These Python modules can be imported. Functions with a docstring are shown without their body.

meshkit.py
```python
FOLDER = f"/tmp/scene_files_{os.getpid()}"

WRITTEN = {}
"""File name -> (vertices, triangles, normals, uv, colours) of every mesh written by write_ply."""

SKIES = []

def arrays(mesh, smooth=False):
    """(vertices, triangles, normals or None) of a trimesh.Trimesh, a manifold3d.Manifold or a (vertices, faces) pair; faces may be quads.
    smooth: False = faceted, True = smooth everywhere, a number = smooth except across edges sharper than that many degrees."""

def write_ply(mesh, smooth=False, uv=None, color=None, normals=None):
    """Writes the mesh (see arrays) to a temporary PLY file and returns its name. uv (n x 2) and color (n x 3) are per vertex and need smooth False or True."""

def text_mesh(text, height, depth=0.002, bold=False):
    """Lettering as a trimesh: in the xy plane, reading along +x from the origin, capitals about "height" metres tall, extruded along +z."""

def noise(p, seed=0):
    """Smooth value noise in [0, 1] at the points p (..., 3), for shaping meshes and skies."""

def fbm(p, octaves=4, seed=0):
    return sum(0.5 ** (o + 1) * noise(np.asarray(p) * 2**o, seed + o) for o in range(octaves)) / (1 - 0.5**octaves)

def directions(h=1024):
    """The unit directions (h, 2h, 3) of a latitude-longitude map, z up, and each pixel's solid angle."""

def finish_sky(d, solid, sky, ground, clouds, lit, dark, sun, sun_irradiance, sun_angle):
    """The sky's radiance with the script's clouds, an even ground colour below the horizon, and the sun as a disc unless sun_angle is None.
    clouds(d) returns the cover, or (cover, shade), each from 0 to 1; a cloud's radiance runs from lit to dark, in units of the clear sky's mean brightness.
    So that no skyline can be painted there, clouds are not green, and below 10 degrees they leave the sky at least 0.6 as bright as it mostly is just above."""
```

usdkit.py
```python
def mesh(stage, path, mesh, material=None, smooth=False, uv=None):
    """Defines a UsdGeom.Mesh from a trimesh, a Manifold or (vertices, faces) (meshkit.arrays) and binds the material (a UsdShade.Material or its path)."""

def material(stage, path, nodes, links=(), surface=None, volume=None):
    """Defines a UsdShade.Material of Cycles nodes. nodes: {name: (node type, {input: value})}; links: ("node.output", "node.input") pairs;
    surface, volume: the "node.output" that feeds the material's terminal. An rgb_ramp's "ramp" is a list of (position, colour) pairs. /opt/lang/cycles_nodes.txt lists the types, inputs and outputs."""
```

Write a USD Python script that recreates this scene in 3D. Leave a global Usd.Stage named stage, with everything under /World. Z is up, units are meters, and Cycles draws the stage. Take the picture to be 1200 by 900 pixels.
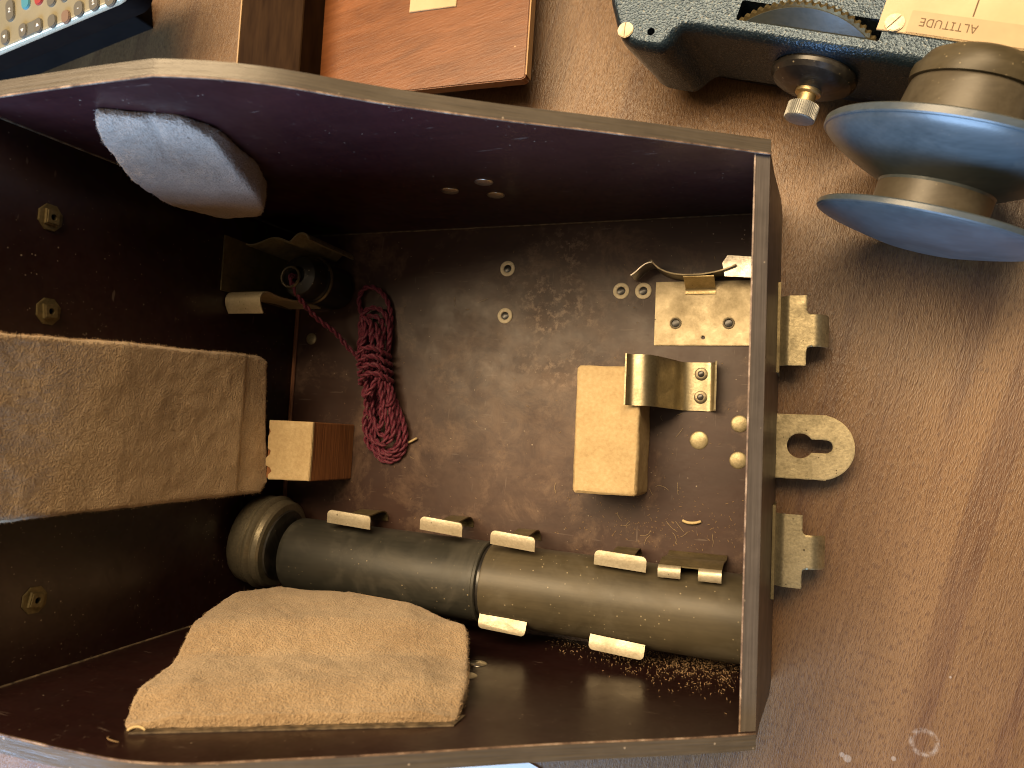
import math, random
import numpy as np, trimesh, manifold3d as m3
from manifold3d import Manifold, CrossSection
from pxr import Usd, UsdGeom, UsdLux, UsdShade, Gf, Sdf, Vt
import usdkit, meshkit

rng = random.Random(7); nrg = np.random.default_rng(7)
stage = Usd.Stage.CreateInMemory()
UsdGeom.SetStageUpAxis(stage, 'Z'); UsdGeom.SetStageMetersPerUnit(stage, 1.0)
UsdGeom.Xform.Define(stage, '/World'); UsdGeom.Scope.Define(stage, '/World/Looks')

# ------------------------------------------------------------------ camera, lamps, exposure
EXPOSURE = 0.0
KEY_I, KEY_C, KEY_DIR, KEY_DIST, KEY_SIZE = 15.5, (1.0, 0.73, 0.42), (-0.18, 0.45, 1.0), 1.3, (1.6, 0.58)
COOL_I, COOL_C, COOL_DIR, COOL_DIST, COOL_SIZE = 26.0, (0.38, 0.62, 1.0), (-0.50, -1.0, 0.36), 1.2, (1.6, 0.40)
FILL_I, FILL_C = 0.38, (1.0, 0.80, 0.58)

cam = UsdGeom.Camera.Define(stage, '/World/camera')
M = np.array([[0.94100822, 0.04937896, -0.33476148], [0.0221379, -0.99615976, -0.08470924], [-0.33765877, 0.07230117, -0.93848767]])
right, up, back = M[0], -M[1], -M[2]
eye = np.array([0.25800, -0.00778, 0.36103])
cam.AddTransformOp().Set(Gf.Matrix4d(*right, 0, *up, 0, *back, 0, *eye, 1))
cam.CreateHorizontalApertureAttr(36.0); cam.CreateFocalLengthAttr(26.924)
cam.CreateFStopAttr(14.0); cam.CreateFocusDistanceAttr(0.335)
cam.CreateClippingRangeAttr((0.02, 50.0)); cam.CreateExposureAttr(EXPOSURE)


def rect_light(name, target, direction, dist, size, intensity, color):
    d = np.array(direction, float); d /= np.linalg.norm(d)
    z = d; x = np.cross([0, 0, 1.0], z)
    x = x / np.linalg.norm(x) if np.linalg.norm(x) > 1e-6 else np.array([1.0, 0, 0])
    y = np.cross(z, x); p = np.array(target) + d * dist
    l = UsdLux.RectLight.Define(stage, '/World/' + name)
    l.AddTransformOp().Set(Gf.Matrix4d(*x, 0, *y, 0, *z, 0, *p, 1))
    l.CreateWidthAttr(size[0]); l.CreateHeightAttr(size[1])
    l.CreateIntensityAttr(intensity); l.CreateColorAttr(Gf.Vec3f(*color))
    return l


rect_light('warm_lamp', (0.15, 0, 0.08), KEY_DIR, KEY_DIST, KEY_SIZE, KEY_I, KEY_C)
rect_light('window_light', (0.15, 0, 0.1), COOL_DIR, COOL_DIST, COOL_SIZE, COOL_I, COOL_C)
rect_light('ceiling_bounce_fill', (0.15, 0, 0.1), (0.0, 0.02, 1.0), 1.9, (3.0, 3.0), FILL_I, FILL_C)  # overhead panel added as dim ambient fill, not a lamp

# ------------------------------------------------------------------ materials


class Graph:
    def __init__(self): self.nodes, self.links = {}, []

    def __call__(self, kind, out=None, **inp):
        name = f'n{len(self.nodes)}'; plain = {}
        for k, v in inp.items():
            if isinstance(v, str) and '.' in v: self.links.append((v, f'{name}.{k}'))
            else: plain[k] = v
        self.nodes[name] = (kind, plain)
        return f'{name}.{out}' if out else name

    def pos(self): return self('geometry', 'position')

    def mapped(self, scale=(1, 1, 1), rot=(0, 0, 0), src=None):
        return self('mapping', 'vector', vector=src or self.pos(), scale=scale, rotation=rot)

    def noise(self, scale, detail=4, rough=0.55, vec=None, dist=0.0):
        return self('noise_texture', 'fac', vector=vec or self.pos(), scale=scale, detail=detail, roughness=rough, distortion=dist)

    def ramp(self, fac, stops): return self('rgb_ramp', 'color', fac=fac, ramp=stops)

    def rng(self, v, a, b, c=0.0, d=1.0): return self('map_range', 'result', value=v, from_min=a, from_max=b, to_min=c, to_max=d, clamp=True)

    def mix(self, fac, a, b, kind='mix'): return self('mix', 'color', mix_type=kind, fac=fac, color1=a, color2=b)

    def mul(self, a, b): return self('math', 'value', math_type='multiply', value1=a, value2=b)

    def add(self, a, b): return self('math', 'value', math_type='add', value1=a, value2=b)

    def specks(self, scale, radius, keep, vec=None):
        v = self('voronoi_texture', vector=vec or self.pos(), scale=scale)
        near = self.rng(v + '.distance', radius, radius * 0.55)
        r = self('separate_color', 'r', color=v + '.color')
        return self.mul(near, self.rng(r, 1 - keep - 0.01, 1 - keep))

    def bump(self, h, dist, strength=1.0, normal=None):
        kw = dict(height=h, distance=dist, strength=strength)
        if normal: kw['normal'] = normal
        return self('bump', 'normal', **kw)

    def done(self, name, **p):
        s = self('principled_bsdf', 'BSDF', **p)
        return usdkit.material(stage, '/World/Looks/' + name, self.nodes, self.links, surface=s)


MAT = {}
GRAIN = math.radians(14)


def make_materials():
    # ---- table: printed wood grain, grain running 14 degrees off y, fine dashed pores
    g = Graph()
    rot = g('vector_rotate', 'vector', rotate_type='z_axis', vector=g.pos(), angle=GRAIN)
    wob = g.noise(9, 2, 0.5, g('mapping', 'vector', vector=rot, scale=(1.0, 0.35, 1)))
    def streak(sx, sy, detail=3, dist=0.0, sc=1.0): return g.noise(sc, detail, 0.55, g('mapping', 'vector', vector=rot, scale=(sx, sy, 1)), dist)
    broad = streak(26, 3.2, 3, 0.6)
    dark = streak(60, 2.6, 4, 0.9)
    fine = streak(700, 42, 3)
    pores = streak(2100, 330, 2)
    base = g.ramp(broad, [(0.25, (0.098, 0.047, 0.018)), (0.5, (0.150, 0.076, 0.029)), (0.75, (0.215, 0.115, 0.046))])
    col = g.mix(g.rng(dark, 0.555, 0.665, 0, 0.72), base, (0.085, 0.036, 0.017))
    col = g.mix(g.rng(fine, 0.35, 0.65, 0.0, 0.45), col, (0.225, 0.120, 0.050))
    col = g.mix(g.rng(pores, 0.50, 0.64, 0, 0.66), col, (0.080, 0.036, 0.017))
    # dried water ring and a few white drops
    def disc(x, y, r0, r1):
        d = g('vector_math', 'value', math_type='distance', vector1=g.pos(), vector2=(x, y, 0.0))
        return g.rng(d, r1, r0)
    warp = g('vector_math', 'vector', math_type='add', vector1=g.pos(), vector2=(0, 0, 0))
    d = g('vector_math', 'value', math_type='distance', vector1=warp, vector2=(0.3138, -0.1223, 0.0))
    ring = g.mul(g.rng(d, 0.0034, 0.0046), g.rng(d, 0.0060, 0.0050))
    ring = g.mul(ring, g.rng(g.noise(420, 3), 0.38, 0.6))
    for x, y, r in ((0.2853, -0.1338, 0.0018), (0.2832, -0.1326, 0.0012), (0.3027, -0.1307, 0.0011), (0.323, -0.095, 0.0006)):
        ring = g('math', 'value', math_type='maximum', value1=ring, value2=disc(x, y, r * 0.7, r))
    ring = g('math', 'value', math_type='maximum', value1=ring, value2=g.mul(g.specks(190, 0.055, 0.18), 0.5))
    col = g.mix(g.mul(ring, 0.26), col, (0.62, 0.56, 0.48))
    rough = g.rng(g.noise(14, 3), 0.3, 0.7, 0.31, 0.43)
    n = g.bump(pores, 0.00035, 0.9)
    n = g.bump(fine, 0.0004, 0.35, n)
    MAT['table'] = g.done('table_wood', base_color=col, roughness=rough, specular_ior_level=0.6, normal=n)

    # ---- dark polished case wood, inside
    def case(name, lo, hi, r0, r1, scuff=0.0, dust=0.35):
        g = Graph()
        a = g.noise(22, 5, 0.6, None, 0.4)
        gr = g.noise(1, 4, 0.6, g.mapped((14, 260, 260)))
        col = g.ramp(g.mix(0.35, a, gr), [(0.3, lo), (0.7, hi)])
        if scuff:
            s = g.mul(g.rng(g.noise(34, 9, 0.75, None, 0.3), 0.52, 0.66), scuff * 0.8)
            # a larger rubbed, dusty zone in the middle of the floor
            d = g('vector_math', 'value', math_type='distance', vector1=g.mapped((1, 1.0, 0)), vector2=(0.135, 0.018, 0.0))
            s = g.add(s, g.mul(g.rng(d, 0.085, 0.02), g.mul(g.rng(g.noise(70, 9, 0.76, None, 0.5), 0.38, 0.66), 0.85 * scuff)))
            dd = g('vector_math', 'value', math_type='distance', vector1=g.mapped((1.2, 0.8, 0)), vector2=(0.1800, 0.0440, 0.0))
            crisp = g.mul(g.rng(g.noise(230, 8, 0.75), 0.50, 0.60), g.mul(g.rng(dd, 0.045, 0.008), g.rng(g.noise(60, 3), 0.40, 0.58)))
            col = g.mix(s, col, (0.225, 0.145, 0.095))
            col = g.mix(g.mul(crisp, 0.8), col, (0.34, 0.25, 0.185))
        else:
            s = 0.0
        sp = g('math', 'value', math_type='maximum', value1=g.specks(240, 0.10, 0.10), value2=g.specks(520, 0.17, 0.05))
        clump = g.rng(g.noise(30, 4, 0.6), 0.40, 0.60)
        sp = g.mul(sp, clump)
        # hairline scratches: long thin cells
        sc = g.noise(1, 2, 0.5, g('mapping', 'vector', vector=g.pos(), scale=(70, 900, 500), rotation=(0.4, 0.3, 0.7)))
        sc2 = g.noise(1, 2, 0.5, g('mapping', 'vector', vector=g.pos(), scale=(800, 90, 300), rotation=(0.2, 0.9, -0.5)))
        scr = g('math', 'value', math_type='maximum', value1=g.rng(sc, 0.715, 0.75), value2=g.rng(sc2, 0.72, 0.76))
        col = g.mix(g.mul(scr, 0.30), col, (0.22, 0.17, 0.14))
        col = g.mix(g.mul(sp, dust * 2.0), col, (0.42, 0.34, 0.25))
        rough = g.rng(g.noise(60, 5, 0.65), 0.3, 0.75, r0, r1)
        h = g.noise(150, 5, 0.6)
        MAT[name] = g.done(name, base_color=col, roughness=rough, specular_ior_level=0.5, normal=g.bump(h, 0.00025, 0.35))
    case('case_floor_wood', (0.030, 0.012, 0.008), (0.056, 0.026, 0.018), 0.36, 0.55, 0.55, 0.5)
    case('case_wall_wood', (0.0125, 0.0048, 0.0046), (0.0235, 0.0085, 0.0080), 0.24, 0.40, 0.0, 0.3)
    case('case_wall_cool_lit', (0.018, 0.0055, 0.0065), (0.040, 0.0115, 0.0125), 0.24, 0.38, 0.0, 0.5)  # same wood, reddened so the cool-lit wall reads purple
    case('case_outside_wood', (0.022, 0.013, 0.010), (0.045, 0.026, 0.020), 0.38, 0.5, 0.0, 0.25)

    # ---- edge of the boards: greyed laminate with fine layers along the edge
    def edge(name, sc, lo, hi):
        g = Graph()
        a = g.noise(1, 4, 0.6, g.mapped(sc))
        b = g.noise(55, 5, 0.65)
        col = g.ramp(g.mix(0.42, a, b), [(0.3, lo), (0.55, [(x + y) / 2 for x, y in zip(lo, hi)]), (0.75, hi)])
        col = g.mix(g.mul(g.specks(260, 0.12, 0.10), 0.7), col, (0.45, 0.37, 0.28))
        MAT[name] = g.done(name, base_color=col, roughness=0.34, specular_ior_level=0.6, normal=g.bump(a, 0.0003, 0.5))
    edge('rim_edge', (1400, 25, 60), (0.075, 0.064, 0.056), (0.185, 0.160, 0.140))
    edge('rim_edge_side', (40, 1300, 60), (0.062, 0.051, 0.038), (0.140, 0.116, 0.087))
    g = Graph()
    w = g.noise(130, 6, 0.7)
    MAT['worn_lit'] = g.done('worn_lit_edge', base_color=g.ramp(w, [(0.36, (0.07, 0.045, 0.034)), (0.52, (0.22, 0.145, 0.10)), (0.66, (0.44, 0.34, 0.26))]), roughness=0.5)
    g = Graph()
    MAT['bead'] = g.done('bead_wood', base_color=g.ramp(g.noise(1, 4, 0.6, g.mapped((500, 60, 200))), [(0.3, (0.10, 0.035, 0.015)), (0.7, (0.25, 0.105, 0.05))]), roughness=0.55)

    # ---- suede
    def suede(name, lo, mid, hi):
        g = Graph()
        a = g.noise(38, 5, 0.6); b = g.noise(1250, 3, 0.6); c = g.noise(560, 3, 0.6)
        col = g.ramp(g.mix(0.62, a, g.mix(0.6, c, b)), [(0.32, lo), (0.5, mid), (0.68, hi)])
        col = g.mix(g.mul(g.specks(190, 0.12, 0.16), 0.55), col, (0.10, 0.055, 0.03))
        col = g.mix(g.mul(g.specks(420, 0.16, 0.10), 0.5), col, (0.62, 0.48, 0.32))
        h = g.mix(0.35, b, c)
        MAT[name] = g.done(name, base_color=col, roughness=0.95, specular_ior_level=0.12, sheen_weight=0.35, sheen_roughness=0.45, sheen_tint=(1.0, 0.9, 0.78), normal=g.bump(h, 0.0017, 0.9))
    suede('suede_tan', (0.23, 0.155, 0.09), (0.38, 0.272, 0.168), (0.52, 0.395, 0.262))
    suede('suede_brown', (0.33, 0.225, 0.135), (0.48, 0.345, 0.215), (0.62, 0.47, 0.31))
    suede('suede_cool_lit', (0.28, 0.21, 0.165), (0.46, 0.37, 0.305), (0.63, 0.53, 0.45))  # tan suede, paler and greyer to carry the cool light
    g = Graph()
    MAT['nap'] = g.done('suede_nap', base_color=(0.44, 0.31, 0.19), roughness=0.9, specular_ior_level=0.1)
    g = Graph()
    MAT['nap_cool_lit'] = g.done('suede_nap_cool_lit', base_color=(0.46, 0.40, 0.36), roughness=0.9, specular_ior_level=0.1)  # same nap with the cool light in its colour
    # cream leather / felt facing
    g = Graph()
    a = g.noise(60, 5, 0.6); b = g.noise(600, 4, 0.6)
    col = g.ramp(g.mix(0.5, a, b), [(0.3, (0.42, 0.30, 0.155)), (0.55, (0.55, 0.42, 0.235)), (0.75, (0.64, 0.52, 0.32))])
    col = g.mix(g.mul(g.specks(160, 0.085, 0.2), 0.75), col, (0.16, 0.095, 0.04))
    col = g.mix(g.rng(g.noise(24, 5, 0.65), 0.55, 0.72, 0, 0.45), col, (0.30, 0.20, 0.10))
    MAT['cream'] = g.done('cream_leather', base_color=col, roughness=0.9, specular_ior_level=0.15, normal=g.bump(b, 0.0004, 0.6))
    g = Graph()
    a = g.noise(1, 4, 0.6, g.mapped((260, 40, 1500)))
    MAT['raw_wood'] = g.done('raw_wood', base_color=g.ramp(a, [(0.32, (0.16, 0.055, 0.018)), (0.66, (0.36, 0.155, 0.055))]), roughness=0.6, normal=g.bump(a, 0.0006, 0.5))

    # ---- metals
    def metal(name, lo, hi, rough, m=0.95, pits=0.6, bump=0.00012):
        g = Graph()
        a = g.noise(120, 6, 0.65); b = g.noise(900, 4, 0.6)
        col = g.ramp(g.mix(0.4, a, b), [(0.32, lo), (0.66, hi)])
        pit = g('math', 'value', math_type='maximum', value1=g.specks(420, 0.14, 0.18), value2=g.specks(180, 0.10, 0.10))
        col = g.mix(g.mul(pit, pits), col, (0.045, 0.030, 0.012))
        r = g.rng(a, 0.3, 0.7, rough + 0.14, rough - 0.08)
        MAT[name] = g.done(name, base_color=col, metallic=m, roughness=r, normal=g.bump(b, bump, 0.6))
    metal('brass', (0.46, 0.35, 0.17), (0.72, 0.59, 0.34), 0.42, 0.9)
    metal('brass_plate', (0.44, 0.36, 0.22), (0.64, 0.54, 0.36), 0.5, 0.5, 0.8)
    metal('brass_dull', (0.10, 0.078, 0.036), (0.24, 0.19, 0.095), 0.46, 0.6, 0.8)
    metal('brass_aged', (0.20, 0.165, 0.09), (0.50, 0.42, 0.255), 0.44, 0.65, 0.85)
    metal('brass_olive', (0.26, 0.22, 0.135), (0.46, 0.40, 0.27), 0.36, 0.88, 0.5)
    metal('eyelet_metal', (0.60, 0.51, 0.34), (0.78, 0.69, 0.50), 0.5, 0.1, 0.5)
    metal('brass_dark', (0.09, 0.07, 0.03), (0.20, 0.155, 0.075), 0.5, 0.6, 0.8)
    metal('steel', (0.42, 0.39, 0.33), (0.66, 0.62, 0.54), 0.30, 0.95, 0.3)
    metal('nickel', (0.36, 0.31, 0.215), (0.60, 0.54, 0.41), 0.42, 0.55, 0.7)
    metal('knob_grey', (0.26, 0.26, 0.245), (0.42, 0.42, 0.395), 0.46, 0.6, 0.4)
    metal('cap_bronze', (0.12, 0.104, 0.072), (0.25, 0.22, 0.155), 0.36, 0.6, 0.4)
    metal('bronze', (0.13, 0.105, 0.07), (0.26, 0.22, 0.15), 0.38, 0.85, 0.3)
    # tube: dull grey-olive lacquer over metal
    def lacquer(name, lo, hi, rough, spec=0.4, bump=0.0001, dust=0.85):
        g = Graph()
        a = g.noise(45, 6, 0.65, None, 0.4); b = g.noise(1, 4, 0.6, g.mapped((40, 700, 700)))
        col = g.ramp(g.mix(0.35, a, b), [(0.3, lo), (0.7, hi)])
        sp = g.mul(g('math', 'value', math_type='maximum', value1=g.specks(520, 0.22, 0.20), value2=g.specks(260, 0.10, 0.14)), g.rng(g.noise(45, 3), 0.42, 0.58))
        sm_ = g.rng(g.noise(26, 7, 0.7, None, 0.8), 0.50, 0.72)
        col = g.mix(g.mul(sm_, 0.22 if dust else 0.0), col, (0.20, 0.18, 0.14))
        col = g.mix(g.mul(sp, dust), col, (0.30, 0.25, 0.16))
        r_ = g.add(g.mul(sm_, 0.16), rough - 0.03)
        MAT[name] = g.done(name, base_color=col, roughness=r_, specular_ior_level=spec, normal=g.bump(a, bump, 0.5))
    lacquer('tube_dark', (0.020, 0.020, 0.017), (0.042, 0.040, 0.032), 0.48, 0.45)
    lacquer('tube_olive', (0.046, 0.038, 0.023), (0.092, 0.075, 0.046), 0.46, 0.45)
    lacquer('black_plastic', (0.006, 0.006, 0.006), (0.014, 0.013, 0.012), 0.45, 0.4)
    lacquer('black_metal', (0.012, 0.011, 0.010), (0.030, 0.027, 0.024), 0.28, 0.6)
    lacquer('rubber', (0.036, 0.049, 0.056), (0.085, 0.104, 0.114), 0.36, 0.7, 0.0004, 0.10)
    lacquer('rubber_brown', (0.060, 0.050, 0.036), (0.110, 0.094, 0.070), 0.42, 0.5, 0.0003, 0.25)
    lacquer('black_rough', (0.004, 0.003, 0.003), (0.008, 0.006, 0.005), 0.85, 0.05, 0.0001, 0.0)
    # hammered paint of the instrument body
    g = Graph()
    v = g('voronoi_texture', 'distance', vector=g.pos(), scale=1200)
    b = g.noise(1500, 3, 0.6)
    col = g.ramp(g.mix(0.55, v, b), [(0.25, (0.012, 0.030, 0.058)), (0.6, (0.042, 0.074, 0.112)), (0.8, (0.16, 0.16, 0.15))])
    MAT['hammer'] = g.done('hammered_paint', base_color=col, metallic=0.5, roughness=0.25, specular_ior_level=0.8, normal=g.bump(g.mix(0.5, v, b), 0.00045, 0.8))
    # scale plate
    g = Graph()
    a = g.noise(40, 5, 0.6)
    MAT['ivory'] = g.done('ivory_plate', base_color=g.ramp(a, [(0.3, (0.50, 0.37, 0.21)), (0.7, (0.62, 0.48, 0.29))]), roughness=0.4)
    g = Graph(); MAT['ivory_strip'] = g.done('ivory_strip', base_color=g.ramp(g.noise(60, 4), [(0.3, (0.41, 0.29, 0.16)), (0.7, (0.50, 0.37, 0.21))]), roughness=0.4)
    g = Graph(); MAT['ink'] = g.done('brown_ink', base_color=(0.12, 0.07, 0.03), roughness=0.6)
    # mahogany board
    g = Graph()
    v = g('vector_rotate', 'vector', rotate_type='z_axis', vector=g.pos(), angle=math.radians(-12))
    a = g.noise(1, 5, 0.6, g('mapping', 'vector', vector=v, scale=(30, 170, 100)), 0.5)
    b = g.noise(1, 3, 0.6, g('mapping', 'vector', vector=v, scale=(160, 1100, 500)))
    c = g.noise(24, 3, 0.6)
    col = g.ramp(g.mix(0.4, a, c), [(0.3, (0.105, 0.030, 0.008)), (0.5, (0.172, 0.056, 0.015)), (0.7, (0.245, 0.088, 0.031))])
    col = g.mix(g.rng(b, 0.58, 0.70, 0, 0.7), col, (0.12, 0.035, 0.014))
    col = g.mix(g.mul(g.specks(130, 0.07, 0.16), 0.8), col, (0.62, 0.42, 0.25))
    MAT['mahogany'] = g.done('mahogany', base_color=col, roughness=0.33, specular_ior_level=0.5, normal=g.bump(b, 0.0002, 0.4))
    g = Graph()
    a = g.noise(1, 4, 0.6, g.mapped((240, 30, 150)))
    MAT['slat'] = g.done('slat_wood', base_color=g.ramp(a, [(0.3, (0.016, 0.0075, 0.003)), (0.7, (0.036, 0.018, 0.007))]), roughness=0.9, specular_ior_level=0.08, normal=g.bump(a, 0.0003, 0.4))
    g = Graph(); MAT['slat_edge'] = g.done('slat_edge_wood', base_color=(0.42, 0.26, 0.12), roughness=0.5)
    # remote
    g = Graph()
    MAT['champagne'] = g.done('champagne_plastic', base_color=g.ramp(g.noise(30, 4), [(0.3, (0.42, 0.38, 0.26)), (0.7, (0.52, 0.47, 0.33))]), metallic=0.55, roughness=0.27)
    g = Graph(); MAT['button'] = g.done('button_rubber', base_color=(0.10, 0.092, 0.072), roughness=0.5)
    for nm, c in (('button_red', (0.28, 0.03, 0.03)), ('button_blue', (0.045, 0.20, 0.26)), ('button_orange', (0.17, 0.105, 0.07)), ('print_white', (0.75, 0.75, 0.7)), ('rocker', (0.10, 0.10, 0.085))):
        g = Graph(); MAT[nm] = g.done(nm, base_color=c, roughness=0.5)
    # cord
    g = Graph()
    a = g.noise(1500, 3, 0.6)
    MAT['cord'] = g.done('cord_braid', base_color=g.ramp(a, [(0.3, (0.080, 0.006, 0.020)), (0.7, (0.185, 0.018, 0.046))]), roughness=0.55, specular_ior_level=0.5, sheen_weight=0.25, sheen_tint=(1, 0.6, 0.7), normal=g.bump(a, 0.0004, 0.5))
    g = Graph(); MAT['straw'] = g.done('straw', base_color=(0.55, 0.42, 0.22), roughness=0.7)
    g = Graph(); MAT['crumb'] = g.done('crumb', base_color=(0.22, 0.14, 0.07), roughness=0.8)
    g = Graph(); MAT['paper'] = g.done('paper', base_color=g.ramp(g.noise(35, 3), [(0.42, (0.75, 0.74, 0.70)), (0.56, (0.72, 0.72, 0.70)), (0.6, (0.25, 0.40, 0.62))]), roughness=0.5)
    g = Graph(); MAT['glue'] = g.done('glue_strip', base_color=g.ramp(g.noise(300, 4), [(0.35, (0.04, 0.03, 0.02)), (0.7, (0.20, 0.15, 0.095))]), roughness=0.6)


make_materials()

# ------------------------------------------------------------------ scene helpers (all lengths below in millimetres, z counted from the case floor)
Z0 = 4.0


def mm(v): v = np.asarray(v, float); return np.stack([v[..., 0], v[..., 1], v[..., 2] + Z0], -1) * 0.001


BASE, USED = {}, {}


def unique(parent, name):
    k = (str(parent), name); n = USED.get(k, 0); USED[k] = n + 1
    return f'{parent}/{name}' + (f'_{n:03d}' if n else '')


def tag(p, label=None, category=None, group=None, kind=None):
    for k, v in (('label', label), ('category', category), ('group', group), ('kind', kind)):
        if v: p.SetCustomDataByKey(k, v)
    return p


def thing(name, label, category, loc, group=None):
    path = unique('/World', name)
    x = UsdGeom.Xform.Define(stage, path); base = mm(loc)
    x.AddTranslateOp().Set(Gf.Vec3d(*base)); BASE[path] = base
    tag(x.GetPrim(), label, category, group)
    return path


def base_of(path):
    while path and path not in BASE: path = path.rsplit('/', 1)[0]
    return BASE.get(path, np.zeros(3))


def tri(m):
    if isinstance(m, (tuple, list)): return trimesh.Trimesh(*m, process=False)
    if hasattr(m, 'to_mesh'):
        q = m.to_mesh(); return trimesh.Trimesh(q.vert_properties[:, :3], q.tri_verts, process=False)
    return m


def obj(name, m, mat, parent='/World', smooth=35, label=None, category=None, kind=None, group=None):
    path = unique(parent, name); m = tri(m)
    v = mm(m.vertices) - base_of(parent)
    usdkit.mesh(stage, path, trimesh.Trimesh(v, m.faces, process=False), MAT[mat], smooth=smooth)
    p = stage.GetPrimAtPath(path)
    tag(p, label, category, group, kind)
    return path


def curves(name, strands, widths, mat, parent, kind=None, label=None):
    path = unique(parent, name)
    c = UsdGeom.BasisCurves.Define(stage, path)
    pts = np.concatenate([mm(s) - base_of(parent) for s in strands])
    c.CreatePointsAttr(Vt.Vec3fArray.FromNumpy(pts.astype(np.float32)))
    c.CreateCurveVertexCountsAttr(Vt.IntArray.FromNumpy(np.array([len(s) for s in strands], np.int32)))
    c.CreateTypeAttr('linear')
    w = np.concatenate([np.full(len(s), wd) for s, wd in zip(strands, widths)]) * 0.001
    c.CreateWidthsAttr(Vt.FloatArray.FromNumpy(w.astype(np.float32))); c.SetWidthsInterpolation('vertex')
    UsdShade.MaterialBindingAPI.Apply(c.GetPrim()).Bind(MAT[mat])
    tag(c.GetPrim(), label, None, None, kind)
    return path


def poly(pts): return CrossSection([np.asarray(pts, float).tolist()], m3.FillRule.NonZero)


def rounded(w, h, r, n=6):
    return CrossSection.square((w - 2 * r, h - 2 * r), True).offset(r, m3.JoinType.Round, 2.0, 4 * n)


def circle(r, n=48, at=(0, 0)): return CrossSection.circle(r, n).translate(at)


def ext(cs, h): return Manifold.extrude(cs, h)


def frame(m, o, ax, ay, az):
    """Maps local x, y, z of the mesh to axes ax, ay, az at o."""
    m = tri(m); v = np.asarray(m.vertices)
    v = np.asarray(o, float) + v[:, :1] * np.asarray(ax, float) + v[:, 1:2] * np.asarray(ay, float) + v[:, 2:3] * np.asarray(az, float)
    f = np.asarray(m.faces)
    if np.dot(np.cross(ax, ay), az) < 0: f = f[:, ::-1]
    return trimesh.Trimesh(v, f, process=False)


def bevel_plate(cs, h, c=0.25):
    """A flat plate with a small chamfer on its upper edge."""
    low = ext(cs, h - c)
    top = cs.offset(-c, m3.JoinType.Round, 2.0, 32)
    a = tri(low)
    return Manifold.batch_boolean([low, ext(top, h)], m3.OpType.Add)


def box(x0, x1, y0, y1, z0, z1, c=0.0):
    cs = CrossSection.square((x1 - x0, y1 - y0)).translate((x0, y0))
    if c <= 0: return ext(cs, z1 - z0).translate((0, 0, z0))
    pts = [(x, y, z) for x in (x0, x1) for y in (y0, y1) for z in (z0, z1)]
    hull = []
    for x, y, z in pts:
        sx, sy, sz = (1 if x == x0 else -1), (1 if y == y0 else -1), (1 if z == z0 else -1)
        hull += [(x + sx * c, y + sy * c, z), (x + sx * c, y, z + sz * c), (x, y + sy * c, z + sz * c)]
    return Manifold.hull_points(np.array(hull))


def strip(profile, t, w0, w1, n=1):
    """A bent metal strip: the 2-D polyline profile, t thick, extruded from w0 to w1. Returns a mesh in (u, v, w)."""
    p = np.asarray(profile, float)
    d = np.gradient(p, axis=0); d /= np.linalg.norm(d, axis=1, keepdims=True)
    nrm = np.stack([-d[:, 1], d[:, 0]], 1)
    ring = np.concatenate([p + nrm * t / 2, (p - nrm * t / 2)[::-1]])
    return ext(CrossSection([ring.tolist()], m3.FillRule.NonZero), w1 - w0).translate((0, 0, w0))


def smooth_path(pts, n=60):
    from scipy.interpolate import CubicSpline
    p = np.asarray(pts, float); s = np.r_[0, np.cumsum(np.linalg.norm(np.diff(p, axis=0), axis=1))]
    return CubicSpline(s, p)(np.linspace(0, s[-1], n))


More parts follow.
